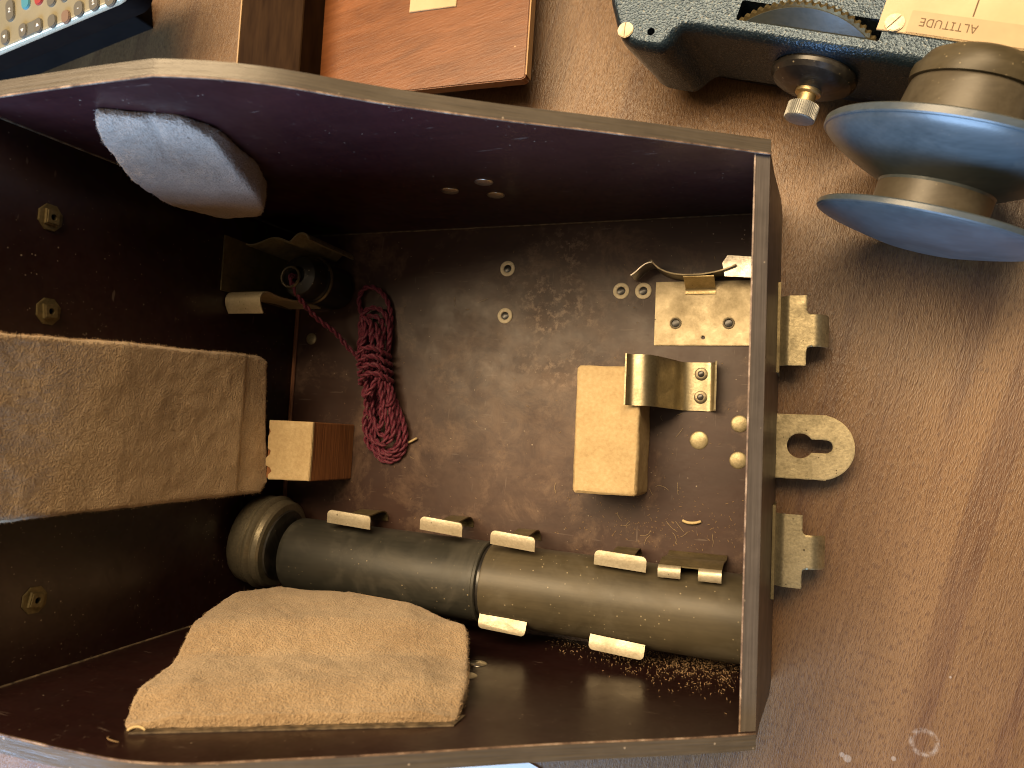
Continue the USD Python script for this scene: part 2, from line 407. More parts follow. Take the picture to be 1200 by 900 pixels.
def lathe(prof, n=72):
    """prof: (radius, height) from bottom to top; closed at the axis where radius 0."""
    prof = np.asarray(prof, float); a = np.linspace(0, 2 * np.pi, n, endpoint=False)
    v = np.stack([prof[:, 0][:, None] * np.cos(a), prof[:, 0][:, None] * np.sin(a), np.repeat(prof[:, 1][:, None], n, 1)], -1).reshape(-1, 3)
    k = len(prof); f = []
    for i in range(k - 1):
        j = np.arange(n); jn = (j + 1) % n
        f.append(np.stack([i * n + j, i * n + jn, (i + 1) * n + jn], 1)); f.append(np.stack([i * n + j, (i + 1) * n + jn, (i + 1) * n + j], 1))
    m = trimesh.Trimesh(v, np.concatenate(f), process=True)
    m.update_faces(m.nondegenerate_faces())
    return m


def gear(r, teeth, depth, h, n=4):
    a = np.linspace(0, 2 * np.pi, teeth * n, endpoint=False)
    rr = np.where((np.arange(teeth * n) % n) < n / 2, r, r - depth)
    return ext(poly(np.stack([rr * np.cos(a), rr * np.sin(a)], 1)), h)


def tube_along(p, r, sides=8):
    p = np.asarray(p, float); t = np.gradient(p, axis=0); t /= np.linalg.norm(t, axis=1, keepdims=True)
    a = np.cross(t, [0.13, 0.21, 0.97]); a /= np.linalg.norm(a, axis=1, keepdims=True); b = np.cross(t, a)
    th = np.arange(sides) * 2 * np.pi / sides
    v = (p[:, None] + r * (np.cos(th)[None, :, None] * a[:, None] + np.sin(th)[None, :, None] * b[:, None])).reshape(-1, 3)
    i, j = np.meshgrid(np.arange(len(p) - 1), np.arange(sides), indexing='ij')
    q = np.stack([i * sides + j, i * sides + (j + 1) % sides, (i + 1) * sides + (j + 1) % sides, (i + 1) * sides + j], -1).reshape(-1, 4)
    f = np.vstack([q[:, [0, 1, 2]], q[:, [0, 2, 3]]])
    c0, c1 = len(v), len(v) + 1; v = np.vstack([v, p[0], p[-1]]); k = np.arange(sides); e = (len(p) - 1) * sides
    f = np.vstack([f, np.stack([np.full(sides, c0), (k + 1) % sides, k], 1), np.stack([np.full(sides, c1), e + k, e + (k + 1) % sides], 1)])
    return trimesh.Trimesh(v, f, process=False)


X, Y, Z = np.eye(3)

# ------------------------------------------------------------------ table top (the setting)
obj('table_top', box(-900, 900, -700, 800, -34, -4.0, 1.5), 'table', kind='structure', label='brown wood grain table top with fine dashed pores')

# ------------------------------------------------------------------ the case
CASE = thing('wooden_case', 'open dark wooden instrument case with slanted rim lying on the table', 'case', (122, 0, -4))
L, T = 245.4, 5.3
D1, D2 = -2.55 / 80.14, 1.83 / 80.14
TOP_PROF = smooth_path([(79.5, 187.6), (92, 183.2), (107, 175.6), (114, 170.8), (133, 155.4), (152, 141.8), (171.3, 129), (196.5, 113.6), (244, 82.6), (250.7, 78.3)], 60)
BOT_PROF = smooth_path([(75, 181.4), (84, 180.2), (93.4, 177.5), (115, 165.5), (136.8, 152), (162.3, 135.4), (190, 117), (244.5, 83.2), (250.7, 78.8)], 60)


def side_wall(prof, y_of, yo_of, top):
    line = np.concatenate([[(-5.2, prof[0][1] + 0.6), (30, prof[0][1] + 1.0), (58, prof[0][1] + 0.8)], prof])
    ring = np.concatenate([[(250.7, -3.9), (-5.2, -3.9)][::-1], line[::-1]])
    return line, ring


def wall_mesh(ring, yi, yo):
    cs = poly(ring); m = ext(cs, 1.0); m = tri(m); v = np.array(m.vertices); v2 = np.empty_like(v)
    v2[:, 0], v2[:, 2] = v[:, 0], v[:, 1]
    v2[:, 1] = np.where(v[:, 2] < 0.5, yi(v[:, 1]), yo(v[:, 1]))
    f = m.faces if yo(0) < yi(0) else m.faces[:, ::-1]
    return trimesh.Trimesh(v2, f, process=False)


def edge_strip(line, ya, yb, h0=-0.2, h1=0.35, s0=0):
    """A thin facing along the top of a wall, from ya(z) to yb(z) across its thickness."""
    d = np.gradient(line, axis=0); d /= np.linalg.norm(d, axis=1, keepdims=True); n = np.stack([-d[:, 1], d[:, 0]], 1)
    n *= np.sign(n[:, 1:2] + 1e-9)
    lo, hi = line + n * h0, line + n * h1
    v = []
    for k, (a, b) in enumerate(zip(lo, hi)):
        v += [(a[0], ya(a[1]), a[1]), (b[0], ya(a[1]), b[1]), (b[0], yb(a[1]), b[1]), (a[0], yb(a[1]), a[1])]
    v = np.array(v); f = []
    for k in range(len(line) - 1):
        i, j = 4 * k, 4 * k + 4
        for q in range(4):
            r = (q + 1) % 4; f += [(i + q, i + r, j + r), (i + q, j + r, j + q)]
    e = 4 * (len(line) - 1); f += [(0, 2, 1), (0, 3, 2), (e, e + 1, e + 2), (e, e + 2, e + 3)]
    m = trimesh.Trimesh(v, f, process=False); m.fix_normals(); return m


floor = box(0, L, -100.2, 100.2, -3.9, 0)
obj('floor_panel', floor, 'case_floor_wood', CASE, label='brown scuffed floor panel inside the case')
yi1, yo1 = (lambda z: 100 + D1 * z), (lambda z: 100 + T + D1 * z)
yi2, yo2 = (lambda z: -100 - D2 * z), (lambda z: -100 - T - D2 * z)
line1, ring1 = side_wall(TOP_PROF, yi1, yo1, True)
line2, ring2 = side_wall(BOT_PROF, yi2, yo2, False)
w1 = obj('side_wall', wall_mesh(ring1, yi1, yo1), 'case_wall_cool_lit', CASE, smooth=20)
obj('edge_facing', edge_strip(line1, lambda z: yi1(z) + 0.5, lambda z: yo1(z) + 0.05), 'rim_edge_side', w1, smooth=20)
obj('worn_arris', edge_strip(line1, lambda z: yi1(z) - 0.06, lambda z: yi1(z) + 0.5, -0.35, 0.28), 'worn_lit', w1, smooth=20)  # wear, and the thin highlight along this rim, in one pale colour
w2 = obj('side_wall', wall_mesh(ring2, yi2, yo2), 'case_wall_wood', CASE, smooth=20)
obj('edge_facing', edge_strip(line2, lambda z: yo2(z) - 0.05, lambda z: yi2(z) - 0.4), 'rim_edge_side', w2, smooth=20)
obj('worn_arris', edge_strip(line2, lambda z: yi2(z) - 0.4, lambda z: yi2(z) + 0.06, -0.3, 0.28), 'worn_lit', w2, smooth=20)
# tall end wall
obj('end_wall', frame(ext(poly([(yi2(-3.9) - 1.5, -3.9), (yi1(-3.9) + 1.5, -3.9), (yi1(186) + 1.5, 186), (yi2(181) - 1.5, 181)]), 5.2), (-5.15, 0, 0), Y, Z, X), 'case_wall_wood', CASE, label='tall dark end wall of the case')
# low end wall with its bellied outside
pts = []
for y0, y1, x1 in ((-100, 100, 0),):
    prof = poly([(L, 0), (L, 79.6), (L + 5.2, 76.6), (L + 6.2, 52), (L + 8.6, 18), (L + 9.0, 2), (L + 9.0, -3.9), (L, -3.9)][::-1])
low = frame(ext(prof, 206.5), (0, -101.0 - T, 0), X, Z, Y)
w4 = obj('end_wall', low, 'case_outside_wood', CASE, label='low end wall of the case with layered grey edge')
rim = frame(ext(poly([(L + 0.55, 79.0), (L + 0.55, 80.0), (L + 5.25, 76.9), (L + 5.25, 75.9)][::-1]), 209.0), (0, -102.0 - T + 0.1, 0), X, Z, Y)
obj('edge_facing', rim, 'rim_edge', w4)
obj('worn_arris', frame(ext(poly([(L - 0.05, 79.2), (L - 0.05, 80.25), (L + 0.5, 80.25), (L + 0.5, 79.2)][::-1]), 199.4), (0, -101.8, 0), X, Z, Y), 'worn_lit', w4)
obj('corner_bead', box(0.05, 2.4, -99, 98, 0.05, 1.6, 0.6), 'bead', CASE)

for yi_ in (yi1, yi2):
    obj('corner_seam', tube_along(np.array([(0.15, yi_(z) , z) for z in np.linspace(2, 178, 30)]) + np.column_stack([0.25 * nrg.random(30), np.zeros(30), np.zeros(30)]), 0.55, 6), 'glue', CASE, smooth=True)

obj('corner_seam', tube_along(np.array([(x, yi1(0) - 0.2 + 0.2 * nrg.random(), 0.15) for x in np.linspace(3, 244, 50)]), 0.5, 6), 'glue', CASE, smooth=True)


def at_wall1(x, z): return np.array([x, yi1(z), z])


def at_wall2(x, z): return np.array([x, yi2(z), z])


# ---- suede pads
def pad(outline, thick, step=1.3, seed=0, rough=0.35):
    """A soft slab: 2-D outline, thickness thick(u, v); local z is away from the wall."""
    cs = poly(outline).offset(-3.2, m3.JoinType.Round, 2.0, 24).offset(3.2, m3.JoinType.Round, 2.0, 24)
    m = tri(ext(cs, 6.0).refine_to_length(step))
    v0 = np.array(m.vertices)
    m = trimesh.Trimesh(v0, m.faces, process=True)
    frac = np.array(m.vertices)[:, 2] / 6.0
    trimesh.smoothing.filter_taubin(m, lamb=0.6, nu=0.45, iterations=14)
    v = np.array(m.vertices); frac = np.clip(v[:, 2] / 6.0, 0, 1)
    v[:, 2] = frac * thick(v[:, 0], v[:, 1])
    m = trimesh.Trimesh(v, m.faces, process=False); n = m.vertex_normals
    d = (meshkit.fbm(v * 0.10, 3, seed) - 0.5) * 1.6 + (meshkit.fbm(v * 0.45, 3, seed + 5) - 0.5) * rough * 1.6
    m.vertices = v + n * d[:, None]
    return m


def nap(m, count, length, seed, axis, lean=(0, 0, 0)):
    r = np.random.default_rng(seed)
    p, fi = trimesh.sample.sample_surface(m, count * 9, seed=seed)
    edge = np.abs(m.face_normals[fi] @ axis) < 0.80                # only the cut edges are shaggy
    p, fi = p[edge][:count], fi[edge][:count]; count = len(p)
    n = m.face_normals[fi] + r.normal(0, 0.75, p.shape) + np.asarray(lean)
    n /= np.linalg.norm(n, axis=1, keepdims=True)
    l = length * r.uniform(0.4, 1.2, (count, 1)); bend = r.normal(0, 0.3, p.shape)
    return [np.stack([a - b * 0.1, a + b * 0.5 * q, a + b * q + c * q * 0.5]) for a, b, c, q in zip(p, n, bend, l)]


def sm(x, a, b): t = np.clip((x - a) / (b - a), 0, 1); return t * t * (3 - 2 * t)


# big brown pad on the tall end wall: local u = y, v = z, out = +x
big = pad([(-40.5, 38), (-37.5, 35.5), (25, 41), (27.3, 46), (26.5, 56), (22.5, 128), (18.5, 184), (-44, 182), (-42, 122)],
          lambda u, v: 16 - 1.0 * sm(v, 60, 52) - 0.5 * sm(v, 58.5, 56.5) + 0.8 * np.sin(v * 0.06), seed=3)
bigm = frame(big, (0, 0, 0), Y, Z, X)
p = obj('suede_pad', bigm, 'suede_brown', CASE, smooth=True, label='large flat brown suede pad on the tall end wall')
curves('nap', nap(bigm, 6000, 0.9, 31, X), [0.07] * 6000, 'nap', p, kind='stuff')
# wedge pad on the lower side wall
E2 = np.array([-0.487, -0.874])


def th_low(u, v):
    d = (u - 69) * E2[0] + (v - 162) * E2[1] - 0.0
    e = (u - 69) * 0.874 - (v - 162) * 0.487
    d = d + 0 * e
    return 4.0 + 5.5 * sm(d, -2, 16) - 0.5 * sm(d, 26, 46) + 8.6 * sm(d, 42, 66) + 1.5 * sm(d, 70, 105) - 2.5 * sm(e, 84, 102) - 2.0 * sm(e, 12, -2)


lowp = pad([(66, 165.5), (157, 114.5), (153, 96), (145, 76), (135, 54), (114, 44), (66, 40), (34, 49), (25, 66), (31, 92), (46, 124), (57, 150)], th_low, seed=9, rough=0.45)
lowm = frame(lowp, (0, -100, 0), X, Z, Y)
lowm.vertices[:, 1] -= D2 * lowm.vertices[:, 2]
p = obj('suede_pad', lowm, 'suede_tan', CASE, smooth=True, label='tan wedge shaped suede pad on the lower side wall')
curves('nap', nap(lowm, 6000, 0.7, 32, Y), [0.07] * 6000, 'nap', p, kind='stuff')
gl = frame(ext(poly([(70, 166.5), (157.5, 117.6), (157.5, 108), (70, 155)][::-1]), 0.5), (0, -100, 0), X, Z, Y); gl.vertices[:, 1] -= D2 * gl.vertices[:, 2]
obj('glue_strip', gl, 'glue', CASE)
# smaller tan pad on the upper side wall, cool light put into its colour


def th_up(u, v):
    d = (u - 56) * E2[0] + (v - 167) * E2[1]
    return 2.2 * np.exp(-((d - 40) / 15) ** 2) + 1.0 + 12.0 * np.sqrt(np.clip(d + 1, 0, 60) / 60) - 2.5 * sm(d, 66, 98) - 1.2 * np.exp(-((u - 0.557 * (v - 167) - 58) / 1.6) ** 2) * sm(d, 30, 5)


upp = pad([(42, 174.5), (66, 161.5), (70, 151), (60, 114), (49, 95), (33, 77), (9, 77.5), (4.5, 97), (22, 136), (31, 160)], th_up, seed=14, rough=0.5)
upm = frame(upp, (0, 100, 0), X, Z, -Y)
upm.vertices[:, 1] += D1 * upm.vertices[:, 2]
p = obj('suede_pad', upm, 'suede_cool_lit', CASE, smooth=True, label='small tan suede pad on the upper side wall with cool light in its colour')
curves('nap', nap(upm, 4000, 0.7, 33, Y), [0.07] * 4000, 'nap_cool_lit', p, kind='stuff')

# ---- square nuts in the tall end wall
for y, z, r in ((65.6, 153.5, 0.0), (31, 150.8, 0.12), (-75, 145.5, -0.2)):
    cs = CrossSection.circle(5.2, 8).rotate(22.5 + 10 * r)
    w = obj('washer', frame(bevel_plate(cs - circle(1.6), 0.7, 0.2), (0, y, z), Y, Z, X), 'brass_dark', CASE, label='dark washer with a square nut on the tall end wall')
    nut = bevel_plate(CrossSection.square((5.4, 5.4), True).rotate(math.degrees(r)), 1.5, 0.4) - ext(circle(1.2, 20), 5)
    obj('square_nut', frame(nut, (0.65, y, z), Y, Z, X), 'brass_dark', w)

# ---- post block with a torn cream facing
blk = obj('post_block', box(15.4, 41.6, -32.8, -4.0, 0, 37.2, 0.5), 'raw_wood', CASE, label='square wooden post block standing by the tall end wall')
cp = [(13.0, -4.0), (38.4, -4.1), (38.6, -18), (38.2, -32.6), (14.5, -33.2), (14.2, -31), (16.2, -29.2), (15.2, -27.5), (12.6, -26.5), (12.2, -23), (14.4, -21.0), (15.0, -19.2), (13.1, -18), (12.8, -12), (14.2, -9.6), (13.0, -7.8)]
obj('cream_facing', bevel_plate(poly(cp[::-1]), 1.5, 0.3).translate((3.4, 0, 37.2)), 'cream', blk, label='torn cream leather facing')
# ---- tan covered block
tb = tri(box(170.0, 198.6, -29.6, 26.6, 0, 28.0, 1.2).refine_to_length(2.2))
tb = trimesh.Trimesh(np.array(tb.vertices), tb.faces, process=True); vv = np.array(tb.vertices)
tb.vertices = vv + tb.vertex_normals * ((meshkit.fbm(vv * 0.12, 3, 4) - 0.5) * 0.9)[:, None]
obj('covered_block', tb, 'cream', CASE, smooth=40, label='tan leather covered block in the middle of the case floor')


# ---- eyelets and rivets
def eyelet(x, y, parent=CASE, r=3.9):
    ring = lathe([(1.9, 0.02), (r, 0.02), (r, 0.4), (r - 0.3, 0.6), (r - 1.3, 0.65), (2.1, 0.45), (1.9, 0.02)], 40)
    e = obj('eyelet', frame(ring, (x, y, 0), X, Y, Z), 'eyelet_metal', parent)
    obj('hole', frame(lathe([(0, 0.03), (2.0, 0.03), (1.9, 0.12), (0.9, 0.25), (0, 0.3)], 24), (x, y, 0), X, Y, Z), 'black_metal', e)


for x, y in ((124.2, 78), (124.1, 54), (182.6, 65.5), (193.2, 65.3)): eyelet(x, y)


def dome(r, h): return lathe([(0, 0)] + [(r, 0)] + [(r * math.cos(t), h * math.sin(t)) for t in np.linspace(0.15, math.pi / 2 - 0.02, 9)] + [(0, h)], 32)


for x, y, r in ((221, -3.9, 4.2), (238.6, 4.3, 3.9), (238.4, -12, 3.9), (10.9, 42.1, 3.2)):
    obj('rivet', frame(dome(r, 0.9), (x, y, 0), X, Y, Z), 'brass_aged', CASE)
for x, z in ((119.2, 62.7), (138.3, 70.9), (136.6, 52.5)):
    obj('rivet', frame(dome(4.0, 1.0), at_wall1(x, z), X, Z, -Y), 'steel', CASE)
for x, z in ((139.8, 53.5), (141.9, 69.4)):
    obj('rivet', frame(dome(4.0, 1.0), at_wall2(x, z), X, Z, Y), 'steel', CASE)

# ---- brass plate with spring cradle, top right corner of the floor
pl = CrossSection.square((43.5, 29.8)).translate((199.2, 39.4)) - circle(2.7, 32, (208.9, 49.7)) - circle(2.7, 32, (232.6, 49.6)) - circle(0.9, 16, (221.5, 43.0))
plate = obj('brass_plate', bevel_plate(pl, 1.1, 0.25), 'brass_plate', CASE, label='flat brass plate with two rivet holes in the corner of the floor')
for x, y in ((208.9, 49.7), (232.6, 49.6)):
    obj('eyelet', frame(lathe([(1.9, 0.1), (2.65, 0.1), (2.65, 1.25), (2.3, 1.55), (1.9, 1.2), (1.9, 0.1)], 32), (x, y, 0), X, Y, Z), 'nickel', plate)
    obj('hole', frame(lathe([(0, 0.1), (2.0, 0.1), (1.7, 0.5), (0, 0.8)], 24), (x, y, 0), X, Y, Z), 'black_metal', plate)
cr = obj('spring_cradle', frame(strip(smooth_path([(198.5, 77), (202, 73.2), (208, 70.6), (216, 69.7), (224, 70.2), (231, 71.8), (236, 73.8)], 40), 0.6, 0.5, 13), (0, 0, 0), X, Y, Z), 'bronze', CASE, label='curved steel spring cradle at the edge of the brass plate')
obj('ear', frame(strip(smooth_path([(199.0, 75.8), (196.2, 75.2), (192.6, 72.4), (189.5, 70.0)], 16), 0.5, 1.0, 13.5), (0, 0, 0), X, Y, Z), 'steel', cr)
obj('ear', frame(bevel_plate(poly([(0, 0), (14, -1.0), (14, 8.2), (1, 9.5), (-1.2, 6)]), 0.5, 0.1), (231, 69, 10.5), X, Y, Z), 'steel', cr)
obj('tab', frame(strip(smooth_path([(69.2, 12.0), (68.6, 9), (67.2, 5), (65.8, 2.2), (63, 1.6)], 20), 0.6, 213, 226.5), (0, 0, 0), Y, Z, X), 'brass', cr)

# ---- bent retaining clip over the tan block
pr = smooth_path([(228.4, 9.0), (227.6, 3.5), (226.2, 1.0), (222, 0.55), (216.5, 0.55), (213.6, 1.6), (210.5, 9), (206.5, 20), (203.5, 27.2), (199.5, 30.2), (195.4, 30.0), (193.6, 31.4), (193.0, 34.0)], 70)
cl = tri(strip(pr, 0.7, -31.5, -9.4))
cl = frame(cl, (0, 0, 0), X, Z, -Y)
hold = obj('retaining_clip', cl, 'brass_olive', CASE, smooth=30, label='bent brass clip reaching over the tan covered block')
for y in (26.2, 15.6):
    e = obj('rivet', frame(lathe([(0.0, 0.8), (2.9, 0.8), (2.9, 1.3), (2.4, 1.6), (1.5, 1.6), (1.2, 1.15), (0, 1.1)], 32), (221.2, y, 0), X, Y, Z), 'bronze', hold)
    obj('hole', frame(lathe([(0, 1.15), (2.1, 1.15), (1.7, 1.5), (0.9, 1.75), (0, 1.8)], 24), (221.2, y, 0.0), X, Y, Z), 'black_metal', hold)

# ---- spring clips that hold the tube
for i, (x0, x1, y, side) in enumerate(((49.6, 73.4, -47.4, 1), (99.8, 121.2, -46.6, 1), (135.4, 156.4, -50.0, 1), (183.0, 205.2, -54.0, 1), (131.6, 153.8, -91.8, -1), (181.2, 204.6, -94.4, -1))):
    yb = y - side * 3.4
    leaf = strip(smooth_path([(yb - side * 2.0, 0.5), (yb + side * 1.6, 2.0), (yb + side * 2.6, 14), (yb + side * 1.0, 24), (yb, 29), (yb + side * 0.4, 31.2)], 30), 0.6, x0 + 4, x1 - 8.0)
    c = obj('spring_clip', frame(leaf, (0, 0, 0), Y, Z, X), 'brass_dull', CASE, smooth=30)
    yaw = -0.05 + rng.uniform(-0.035, 0.03); ux = np.array([math.cos(yaw), math.sin(yaw), 0]); wy = np.array([-math.sin(yaw) * side, math.cos(yaw) * side, 0.22 + rng.uniform(-0.10, 0.12)]); wy /= np.linalg.norm(wy)
    lp = tri(Manifold.batch_boolean([ext(rounded(x1 - x0, 6.2, 2.0, 5), 0.7), ext(CrossSection.square((x1 - x0, 3.0)).translate((-(x1 - x0) / 2, -3.1)), 0.7)], m3.OpType.Add).refine_to_length(1.2))
    lv = np.array(lp.vertices); lv[:, 2] -= 0.055 * np.maximum(lv[:, 1] + 0.5, 0) ** 2; lp = trimesh.Trimesh(lv, lp.faces, process=False)
    obj('lip', frame(lp, np.array([(x0 + x1) / 2 + rng.uniform(-0.6, 0.6), y - side * 2.4, 32.6]), ux, wy, np.cross(ux, wy) * side), 'nickel', c, smooth=40)
fk = obj('fork_clip', frame(strip(smooth_path([(-54.5, 0.6), (-55.6, 12), (-55.2, 24), (-56.3, 29.5), (-56.6, 31.4)], 24), 0.6, 209.5, 235), (0, 0, 0), Y, Z, X), 'brass_dull', CASE, label='forked clip with two bent prongs beside the tube')
for x0 in (209.5, 225.8):
    obj('prong', frame(strip(smooth_path([(-56.6, 31.2), (-57.2, 32.6), (-59.4, 33.2), (-61.2, 32.6)], 14), 0.6, x0, x0 + 9.2), (0, 0, 0), Y, Z, X), 'nickel', fk)

# ---- lamp bracket in the dark corner
br = obj('lamp_bracket', box(0.2, 1.0, 57, 84, 6, 62), 'brass_dull', CASE, label='bent brass lamp bracket in the dark corner')
obj('flange', frame(strip(smooth_path([(57.6, 8), (57.4, 30), (57.0, 48), (56.0, 56.6), (53.5, 58.0), (50, 57.2), (46.8, 55.0)], 40), 0.7, 0.6, 21.0), (0, 0, 0), Y, Z, X), 'brass_plate', br)
obj('flange', frame(strip(smooth_path([(1.0, 83.4), (12, 84.6), (22, 85.2), (27, 83.6), (31, 86.8), (35, 87.4), (38, 84)], 40), 0.8, 6, 47), (0, 0, 0), X, Y, Z), 'brass_aged', br)

# ---- catches and hasp on the outside of the low end wall
for yc, z in ((44.5, 12.0), (-48.0, 14.0)):
    c = obj('catch', frame(bevel_plate(rounded(1.2, 38, 0.3), 22, 0.2), (L + 8.9, yc, z - 12), X, Y, Z), 'brass_dull', CASE, label='brass T shaped catch on the outside of the low end wall')
    out = (CrossSection.square((11, 30)).translate((254.4, -15)) + rounded(16, 13.8, 1.0, 4).translate((266.4, 0))).offset(2.0, m3.JoinType.Round, 2.0, 24).offset(-2.0, m3.JoinType.Round, 2.0, 24)
    tp = tri(ext(out, 0.9).refine_to_length(0.9)); tv = np.array(tp.vertices); x_ = tv[:, 0]
    tv[:, 2] += z - 3.2 * sm(x_, 258.2, 254.4) - 0.16 * np.maximum(x_ - 268.4, 0) ** 2
    obj('catch_plate', frame(trimesh.Trimesh(tv, tp.faces, process=False), (0, yc, 0), X, Y, Z), 'brass_aged', c, smooth=30)
hs = (CrossSection.square((20, 27.4)).translate((254.3, -18.4)) + circle(13.7, 64, (271.6, -4.7))) - circle(5.3, 40, (263.9, -4.3)) - (CrossSection.square((8, 5.6)).translate((266, -7.1)) + circle(2.8, 24, (274, -4.3)))
obj('keyhole_hasp', bevel_plate(hs, 1.1, 0.35).translate((0, 0, 7.5)), 'brass_aged', CASE, label='rounded brass hasp plate with a keyhole slot')

# ------------------------------------------------------------------ lamp socket and cord
SK = thing('lamp_socket', 'black lamp socket held in the bracket in the dark corner', 'lamp socket', (24, 69, 0))
obj('socket_body', frame(lathe([(0, 2), (11, 2), (11.6, 4), (11.6, 26), (10.8, 27), (10.8, 34), (9.5, 36.5), (5, 38), (4.4, 38), (4.4, 30), (0, 30)], 56), (26, 69, 0), X, Y, Z), 'black_plastic', SK)
obj('cord_ring', frame(lathe([(4.4, 37.4), (5.5, 37.4), (5.8, 38.2), (5.4, 38.9), (4.6, 38.8), (4.4, 37.4)], 40), (22.5, 68, 0), X, Y, Z), 'bronze', SK)
obj('collar', frame(lathe([(11.5, 24), (12.3, 24), (12.5, 25), (12.0, 25.8), (11.5, 25.6), (11.5, 24)], 48), (26, 69, 0), X, Y, Z), 'bronze', SK)

CORD = thing('twisted_cord', 'coiled maroon twisted two strand cord bundled on the case floor', 'cord', (55, 22, 0))


def cord_path():
    pts = [(22.6, 68, 30), (22.6, 67, 38), (24.5, 62, 37), (27.5, 54, 30), (31, 48, 22), (35.5, 43, 14), (39, 37, 8.5)]
    A, B = np.array([48.0, 68.0]), np.array([65.0, -19.0])
    ax = (B - A) / np.linalg.norm(B - A); sd = np.array([-ax[1], ax[0]])   # sd points to +x side
    Ln = np.linalg.norm(B - A)
    def q(s, w, z): p = A + ax * s * Ln + sd * w; pts.append((p[0], p[1], z))
    loops = [(-0.02, 1.03, 8.5, 11.0, 2.4), (0.17, 0.97, 6.5, 8.2, 5.0), (0.22, 0.88, 4.0, 5.6, 8.0), (0.12, 1.01, 8.0, 11.2, 4.2), (0.28, 0.93, 6.5, 9.2, 9.5), (0.19, 0.84, 3.4, 4.4, 11.0), (0.26, 0.99, 5.0, 9.6, 6.4)]
    for k, (t, b, wt, wb, z) in enumerate(loops):
        j = lambda a=1.5: rng.uniform(-a, a)
        q(0.50, -3.8 + j(), z + j()); q(0.70, -5.4 + j(), z + j())
        q(b - 0.10, -wb * 0.92 + j(), z - 0.8); q(b - 0.02, -wb * 0.5 + j(), z - 1.2); q(b + 0.005, wb * 0.15 + j(), z - 0.8); q(b - 0.03, wb * 0.75 + j(), z - 0.4); q(b - 0.12, wb + j(), z)
        q(0.72, 6.4 + j(), z + j()); q(0.50, 4.4 + j(), z + j() + 0.6); q(0.36, wt * 0.85 + j(), z + 0.5)
        q(t + 0.10, wt + j(), z + 0.6); q(t + 0.02, wt * 0.55 + j(), z + 1.0); q(t, -wt * 0.15 + j(), z + 1.0); q(t + 0.04, -wt * 0.7 + j(), z + 0.8); q(t + 0.13, -wt * 0.95 + j(), z + 0.4)
        q(0.38, -5.2 + j(), z + 0.2)
    for k in range(4):                                    # wraps round the waist
        s = 0.415 + 0.05 * k
        q(s, -7.2, 11 + k * 0.2); q(s - 0.02, -3.5, 16.2); q(s - 0.035, 1.5, 17.6); q(s - 0.02, 5.8, 15.2); q(s + 0.005, 7.6, 9.5)
        q(s + 0.012, 6.0, 2.4); q(s + 0.02, 0, 1.9); q(s + 0.03, -6.0, 2.6)
    q(0.60, -7.0, 7.0); q(0.645, -3.5, 14.5); q(0.61, 1.5, 15.8); q(0.56, 4.0, 14.0); q(0.70, 4.5, 12); q(0.84, 5.2, 10.5); q(0.93, 2.0, 11)
    return smooth_path(pts, 5200)


cp_ = cord_path(); cp_[:, 2] = np.maximum(cp_[:, 2], 1.9)
tn = np.gradient(cp_, axis=0); ds = np.linalg.norm(tn, axis=1); tn /= ds[:, None]; arc = np.cumsum(ds)
na = np.cross(tn, [0.11, 0.07, 0.99]); na /= np.linalg.norm(na, axis=1, keepdims=True); nb = np.cross(tn, na)
for k in range(2):
    ph = arc * (2 * math.pi / 9.0) + math.pi * k
    path = cp_ + 0.72 * (np.cos(ph)[:, None] * na + np.sin(ph)[:, None] * nb)
    path[:, 2] = np.maximum(path[:, 2], 0.8)
    obj('strand', tube_along(path, 0.72, 8), 'cord', CORD, smooth=True)
e = cp_[-1]

# ------------------------------------------------------------------ the tube (battery handle)
TUBE = thing('battery_tube', 'grey green metal battery tube with ridged cap clipped along the case floor', 'tube', (140, -74, 0))


def along(prof, p0, p1, n=80):
    p0, p1 = np.array(p0, float), np.array(p1, float); a = (p1 - p0) / np.linalg.norm(p1 - p0)
    u = np.cross(a, Z); u /= np.linalg.norm(u); w = np.cross(u, a)
    return frame(lathe(prof, n), p0, u, np.cross(a, u), a)


P0, P1 = (24, -71.4, 19.0), (245.3, -77.2, 18.6)
obj('dark_section', along([(0, 0), (15.5, 0), (17.6, 0.6), (18.3, 2.0), (18.4, 4), (18.4, 101.5), (18.2, 102.4), (18.2, 103.6), (18.6, 104.0), (18.6, 105.2), (18.0, 105.6), (0, 105.6)], P0, P1), 'tube_dark', TUBE, smooth=30, label='smooth dark grey section of the tube')
obj('joint_ring', along([(16.6, 105.5), (17.2, 105.6), (17.2, 107.2), (16.6, 107.3)], P0, P1), 'black_metal', TUBE)
obj('olive_section', along([(0, 106.6), (17.0, 106.8), (17.8, 107.3), (18.0, 108.4), (18.0, 219.5), (0, 219.5)], P0, P1), 'tube_olive', TUBE, smooth=30, label='dull olive brown section of the tube')
C0, C1 = (0.8, -63.6, 26.4), (28, -67.4, 25.0)
cap = obj('cap', along([(0, 0), (17, 0.2), (20.5, 1.4), (21.9, 3.6), (22.3, 6.2), (22.3, 8.8), (22.0, 9.1), (22.3, 9.4), (22.3, 10.6), (21.9, 10.9), (22.4, 11.4), (23.3, 12.3), (23.4, 13.2), (22.6, 14.2), (21.6, 14.8), (21.6, 15.6), (22.0, 16.2), (21.6, 18.6), (20.6, 19.6), (17.5, 19.8), (17.0, 17.5), (0, 17.5)], C0, C1, 96), 'cap_bronze', TUBE, smooth=35, label='ridged bronze end cap')
obj('cap_liner', along([(0, 17.2), (17.2, 17.2), (17.9, 19.2), (17.0, 20.6), (0, 20.6)], C0, C1), 'black_metal', cap)

# ------------------------------------------------------------------ the instrument
A = math.radians(17); EX = np.array([math.cos(A), -math.sin(A), 0]); EY = np.array([math.sin(A), math.cos(A), 0])


